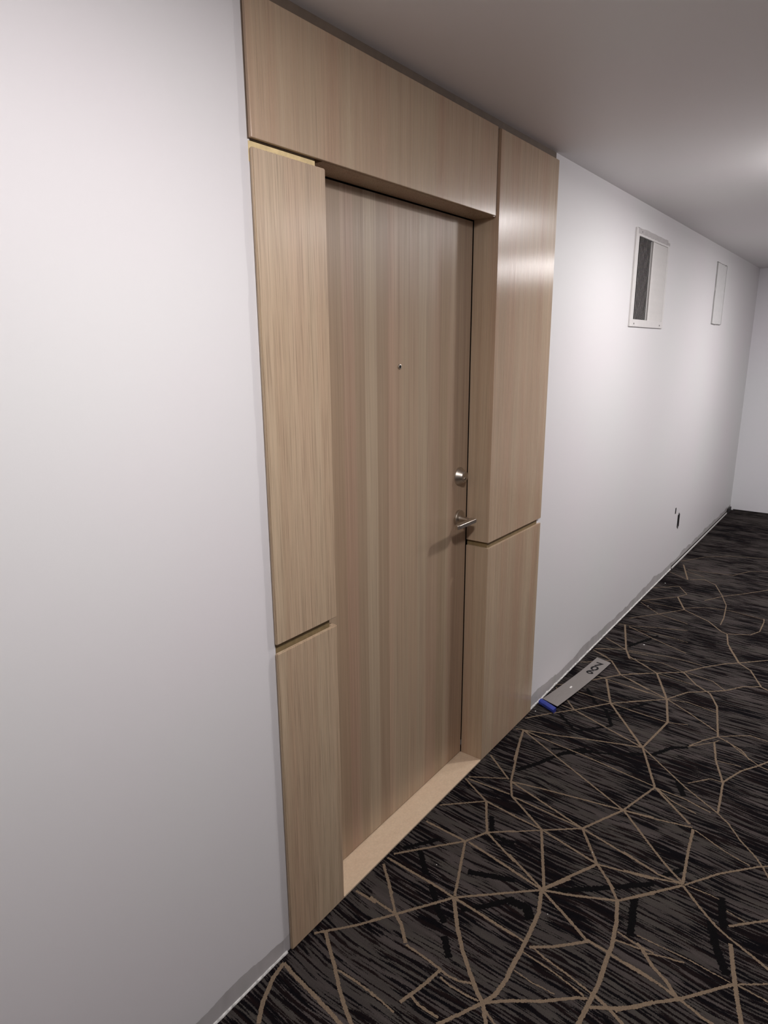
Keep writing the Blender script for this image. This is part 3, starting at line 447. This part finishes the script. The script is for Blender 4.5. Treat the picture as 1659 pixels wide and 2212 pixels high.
# ---------------------------------------------------------------- return air grille
vt = thing('air_grille', 'white metal wall grille with vertical louvres, left half open and dark', 'vent', (2.97, 0.008, 1.806))
fx0, fx1, fz0, fz1 = 2.648, 3.288, 1.805, 2.302
bm = bmesh.new()
y0, y1 = 0.002, WY-0.0002
box(bm, fx0, VENT[0]+0.004, y0, y1, fz0, fz1, 0.0012); box(bm, VENT[1]-0.006, fx1, y0, y1, fz0, fz1, 0.0012)
box(bm, VENT[0]+0.004, VENT[1]-0.006, y0, y1, fz0, VENT[2]+0.006, 0.0012); box(bm, VENT[0]+0.004, VENT[1]-0.006, y0, y1, VENT[3]-0.006, fz1, 0.0012)
obj('frame', bm, 'vent', vt)
bx = boxes('duct_void', [(VENT[0]+0.001, VENT[1]-0.001, WY+0.085, WY+0.095, VENT[2]+0.001, VENT[3]-0.001), (VENT[0]+0.001, VENT[0]+0.002, WY+0.001, WY+0.085, VENT[2]+0.001, VENT[3]-0.001), (VENT[1]-0.002, VENT[1]-0.001, WY+0.001, WY+0.085, VENT[2]+0.001, VENT[3]-0.001), (VENT[0]+0.001, VENT[1]-0.001, WY+0.001, WY+0.085, VENT[2]+0.001, VENT[2]+0.002), (VENT[0]+0.001, VENT[1]-0.001, WY+0.001, WY+0.085, VENT[3]-0.002, VENT[3]-0.001)], 'void', vt)
def blade(dx, dy, th):
    bm = bmesh.new(); n = Vector((-dy, dx)).normalized()*th/2; d = Vector((dx, dy))
    p = ([Vector((0, 0))-n, Vector((0, 0))+n, d+n, d-n] if dx > 0 else [Vector((0.0022, 0)), Vector((-0.0008, 0)), d+n, d+n*3]); h = VENT[3]-VENT[2]-0.014
    lo = [bm.verts.new((q.x, q.y, 0)) for q in p]; hi = [bm.verts.new((q.x, q.y, h)) for q in p]
    bm.faces.new(lo); bm.faces.new(hi[::-1])
    for i in range(4): j = (i+1) % 4; bm.faces.new((lo[i], lo[j], hi[j], hi[i]))
    bmesh.ops.recalc_face_normals(bm, faces=bm.faces)
    me = bpy.data.meshes.new('louvre'); bm.to_mesh(me); bm.free(); me.materials.append(M['vent']); return me
mo, mc = blade(0.022, 0.0066, 0.0011), blade(-0.0200, 0.0150, 0.0014)
base = vt.location
nb = 12; xa, xm, xb_ = VENT[0]+0.010, 2.985, VENT[1]-0.010
for i in range(nb):
    o = bpy.data.objects.new('louvre', mo); COL.objects.link(o); o.parent = vt
    o.location = Vector((xa+(xm-0.024-xa)*i/(nb-1), 0.0030, VENT[2]+0.007))-base
for i in range(nb):
    o = bpy.data.objects.new('louvre', mc); COL.objects.link(o); o.parent = vt
    o.location = Vector((xm+0.0045+(xb_-xm-0.0045)*i/(nb-1), 0.0035, VENT[2]+0.007))-base
boxes('mullion', [(xm-0.0195, xm-0.016, 0.0035, 0.020, VENT[2]+0.006, VENT[3]-0.006)], 'vent', vt)
for (sx, sz) in ((fx0+0.07, fz0+0.016), (fx1-0.07, fz0+0.016), (fx0+0.09, fz1-0.014)):
    bm = bmesh.new(); lathe(bm, [(0.0045, 0), (0.0042, 0.0012), (0.002, 0.0018)], (sx, y0, sz), 'Y', 14); obj('screw', bm, 'steel_dark', vt, True)
# primer smeared over the top and right border
bm = bmesh.new(); prev = None
for i in range(60):
    x = fx0+0.03+i*(fx1-fx0-0.03)/59
    t_ = i/59; zt = fz1+0.002+0.006*(noise.noise(Vector((x*9, 2, 0))))+0.0015*noise.noise(Vector((x*90, 4, 0)))-0.012*(t_ > 0.93)
    zb = fz1-0.026-0.004*noise.noise(Vector((x*30, 9, 0)))
    r = [bm.verts.new((x, 0.0012, zb)), bm.verts.new((x, 0.0012, zt)), bm.verts.new((x, WY-0.0005, zt+0.002))]
    if prev:
        for k in range(2): bm.faces.new((prev[k], prev[k+1], r[k+1], r[k]))
    prev = r
so = obj('primer_smear', bm, 'smear', vt); so['label'] = 'greyish primer smeared along the top border'

# ---------------------------------------------------------------- taped over cover panel further along the wall
cp = thing('cover_panel', 'narrow white rectangular cover panel with grey sealed edges, high near the far corner', 'panel', (4.83, 0.008, 1.862))
px0, px1, pz0, pz1 = 4.665, 5.0, 1.868, 2.315
boxes('plate', [(px0, px1, WY-0.006, WY-0.0003, pz0, pz1)], plain('cover_white', (0.74, 0.73, 0.72), 0.6), cp, 0.0015)
bm = bmesh.new()
def bead(a, b, n=40):
    prev = None
    for i in range(n+1):
        t_ = i/n; x = a[0]+(b[0]-a[0])*t_; z = a[1]+(b[1]-a[1])*t_
        wv = 0.006*noise.noise(Vector((x*12, z*12, 3)))
        dx, dz = (0, 1) if abs(b[0]-a[0]) > abs(b[1]-a[1]) else (1, 0)
        w_ = 0.006+0.004*noise.noise(Vector((x*40, z*40, 8)))
        x += dx*wv; z += dz*wv
        r = [bm.verts.new((x-dx*w_, WY-0.0002, z-dz*w_)), bm.verts.new((x, WY-0.0085, z)), bm.verts.new((x+dx*w_, WY-0.0002, z+dz*w_))]
        if prev:
            for k in range(2): bm.faces.new((prev[k], prev[k+1], r[k+1], r[k]))
        prev = r
bead((px0, pz0), (px0, pz1)); bead((px1, pz0), (px1, pz1)); bead((px0, pz1), (px1, pz1)); bead((px0, pz0), (px1, pz0))
so = obj('sealant_bead', bm, plain('grey_sealant', (0.36, 0.35, 0.34), 0.8), cp)

# ---------------------------------------------------------------- open boxes low on the wall
for (h, nm, lb, cat) in ((HOLES[1], 'cable_slot', 'tiny dark cable slot cut in the white wall above the open outlet box', 'slot'), (HOLES[2], 'outlet_box', 'open electrical box with dark interior low on the white wall', 'outlet box')):
    a, b, c, d = h; e = 0.0006
    o = boxes(nm, [(a+e, b-e, WY+0.050, WY+0.054, c+e, d-e), (a+e, a+0.003, WY-0.001, WY+0.050, c+e, d-e), (b-0.003, b-e, WY-0.001, WY+0.050, c+e, d-e), (a+0.003, b-0.003, WY-0.001, WY+0.050, c+e, c+0.003), (a+0.003, b-0.003, WY-0.001, WY+0.050, d-0.003, d-e)], plain('dark_'+nm, (0.05, 0.045, 0.045), 0.7), None, 0, origin=((a+b)/2, WY, c))
    tag(o, lb, cat)
    if nm == 'outlet_box':
        for z_ in (d-0.002, c-0.012): boxes('mounting_ear', [((a+b)/2-0.012, (a+b)/2+0.012, WY-0.0015, WY-0.0003, z_, z_+0.014)], 'steel_dark', o)

# ---------------------------------------------------------------- room number sign lying on the carpet
SA, SB = Vector((1.7197, -0.0109)), Vector((1.6937, -0.0984))   # near end corners
SC, SD = Vector((2.3253, -0.0681)), Vector((2.3037, -0.1524))   # far end corners
sg = thing('room_sign', 'brushed metal room number sign lying on the carpet against the wall', 'sign', (2.0, -0.08, 0))
N = 24
def zs(t): return 0.0175*(1-t)**2+0.0032+0.010*t*t*t+0.002*t
bm = bmesh.new(); top = []; bot = []
for i in range(N+1):
    t_ = i/N; a = SA.lerp(SC, t_); b = SB.lerp(SD, t_); z = zs(t_)
    top.append([bm.verts.new((a.x, a.y, z)), bm.verts.new((b.x, b.y, z))]); bot.append([bm.verts.new((a.x, a.y, z-0.0022)), bm.verts.new((b.x, b.y, z-0.0022))])
for i in range(N):
    bm.faces.new((top[i][0], top[i][1], top[i+1][1], top[i+1][0])); bm.faces.new((bot[i][0], bot[i+1][0], bot[i+1][1], bot[i][1]))
    bm.faces.new((top[i][0], top[i+1][0], bot[i+1][0], bot[i][0])); bm.faces.new((top[i][1], bot[i][1], bot[i+1][1], top[i+1][1]))
bm.faces.new((top[0][0], bot[0][0], bot[0][1], top[0][1])); bm.faces.new((top[N][0], top[N][1], bot[N][1], bot[N][0]))
def brushed():
    t = NT('brushed_steel_sign'); v = t.coord()
    g = t.noise(t.mp(v, (20, 900, 20)), 1, 2)
    t.base(t.mix(g, (0.36, 0.33, 0.31), (0.50, 0.47, 0.44))); t.bump(g, 0.1, 0.0003)
    return t.set(Roughness=0.34, Metallic=1.0)
obj('plate', bm, brushed(), sg)
ax = ((SC+SD)/2-(SA+SB)/2).normalized(); ay = Vector((ax.y, -ax.x))     # reading right = towards the corridor
def digit(ch, tpos, size):
    cu = bpy.data.curves.new('digit', 'FONT'); cu.body = ch; cu.size = size; cu.extrude = 0.0002; cu.align_x = 'CENTER'; cu.align_y = 'CENTER'; cu.offset = 0.0009
    tmp = bpy.data.objects.new('tmp', cu); COL.objects.link(tmp)
    dg = bpy.context.evaluated_depsgraph_get(); me = bpy.data.meshes.new_from_object(tmp.evaluated_get(dg))
    bpy.data.objects.remove(tmp); me.name = 'digit'; me.materials.clear(); me.materials.append(M['ink'])
    cx = sum(v_.co.x for v_ in me.vertices)/len(me.vertices)
    ys = [v_.co.y for v_ in me.vertices]; xs_ = [v_.co.x for v_ in me.vertices]; my = (max(ys)+min(ys))/2; mx = (max(xs_)+min(xs_))/2
    ctr = (SA.lerp(SC, tpos)+SB.lerp(SD, tpos))/2
    for v_ in me.vertices:
        lx, ly = (v_.co.x-mx)*1.30, v_.co.y-my
        p = ctr+ay*lx+ax*ly
        tt = (p-(SA+SB)/2).dot(ax)/((SC+SD)/2-(SA+SB)/2).length
        v_.co = Vector((p.x, p.y, zs(tt)+0.0004+v_.co.z))-sg.location
    o = bpy.data.objects.new('digit', me); COL.objects.link(o); o.parent = sg
    return o
for ch, tp in (('7', 0.888), ('0', 0.808), ('6', 0.726)): digit(ch, tp, 0.066)
mid = (SA.lerp(SC, 0.36)+SB.lerp(SD, 0.36))/2
b_ = boxes('slot', [(mid.x-0.010, mid.x+0.010, mid.y-0.004, mid.y+0.004, zs(0.36)+0.0001, zs(0.36)+0.0006)], 'crumb', sg); b_['label'] = 'small white mark painted for light shining in the slot'  # white patch painted in place of light shining in the slot
# folded blue tape under the near end
tp = bmesh.new(); t2 = bmesh.new()
e0 = Vector((1.7065, -0.004)); e1 = Vector((1.6665, -0.0975)); dirx = -ax
pr = [(0.014, 0.0195), (-0.001, 0.0225), (-0.014, 0.018), (-0.017, 0.008), (-0.012, 0.001), (0.012, 0.001)]
nn = 12; prev = None
for i in range(nn+1):
    c0 = e0.lerp(e1, i/nn); r = []
    for k, (o_, z) in enumerate(pr):
        j = 0.0015*noise.noise(Vector((i*0.9, k*2.1, 0)))
        r.append(t2.verts.new((c0.x+ax.x*(o_+j), c0.y+ax.y*(o_+j), max(0.0008, z+j*0.8))))
    if prev:
        for k in range(6): t2.faces.new((prev[k], prev[(k+1) % 6], r[(k+1) % 6], r[k]))
    else: t2.faces.new(r)
    prev = r
t2.faces.new(prev[::-1])
o = obj('tape_wad', t2, 'tape', None, True, origin=(1.687, -0.05, 0.0)); tag(o, 'folded wad of blue painter\'s tape stuck to the near end of the metal sign', 'tape')

# ---------------------------------------------------------------- plaster crumbs on the carpet
CR = [(2.67, -0.224, 0.0042, 'largest white plaster crumb, on the carpet beyond the metal sign'),
      (3.297, -0.07, 0.003, 'white plaster crumb near the wall, past the largest crumb'),
      (3.82, -0.045, 0.004, 'farthest white plaster crumb, at the wall below the outlet box'),
      (2.46, -0.236, 0.0018, 'tiny white plaster crumb just past the far end of the metal sign'),
      (0.894, -0.562, 0.0018, 'tiny white plaster crumb in open carpet, level with the door handle side'),
      (0.561, -0.542, 0.0016, 'tiny white plaster crumb lowest in the photo, in open carpet'),
      (0.524, -0.16, 0.0022, 'tiny white plaster crumb close in front of the maple threshold'),
      (1.62, -0.020, 0.0035, 'white plaster crumb between the right panel foot and the blue tape')]
for i, (x, y, r, lb) in enumerate(CR):
    bm = bmesh.new(); bmesh.ops.create_icosphere(bm, subdivisions=1, radius=r)
    for v_ in bm.verts: v_.co *= 0.75+0.5*random.random(); v_.co.z *= 0.6; v_.co += Vector((x, y, 0.0012+r*0.45))
    o = obj('plaster_crumb', bm, 'crumb', None, False, origin=(x, y, 0.0012))
    tag(o, lb, 'crumb', 'white plaster crumbs scattered on the carpet')

# ---------------------------------------------------------------- recessed ceiling lights (just outside the frame; the last is added for the end wall)
for i, (lx, ly, pw) in enumerate(LIGHTS):
    t_ = thing('ceiling_light', ['round white recessed ceiling light over the corridor beside the door', 'round white recessed ceiling light behind the camera position', 'added unseen round white ceiling light that brightens the end wall'][i], 'light', (lx, ly, ZC), None)
    bm = bmesh.new(); seg = 36; rs = []
    for r, h in ((0.125, -0.0005), (0.123, -0.006), (0.105, -0.007), (0.102, -0.002)):
        rs.append([bm.verts.new((lx+r*math.cos(2*math.pi*k/seg), ly+r*math.sin(2*math.pi*k/seg), ZC+h)) for k in range(seg)])
    for a, b in zip(rs, rs[1:]):
        for k in range(seg): bm.faces.new((a[k], a[(k+1) % seg], b[(k+1) % seg], b[k]))
    obj('trim_ring', bm, 'vent', t_, True)
    bm = bmesh.new(); lathe(bm, [(0.030, -0.036), (0.070, -0.030), (0.094, -0.016), (0.102, -0.0015)], (lx, ly, ZC), 'Z', 36)
    em = NT('lit_diffuser'); em.base((0.9, 0.9, 0.9)); em.b.inputs['Emission Color'].default_value = (1, 0.97, 0.94, 1); em.b.inputs['Emission Strength'].default_value = 3
    obj('diffuser', bm, em.m, t_)
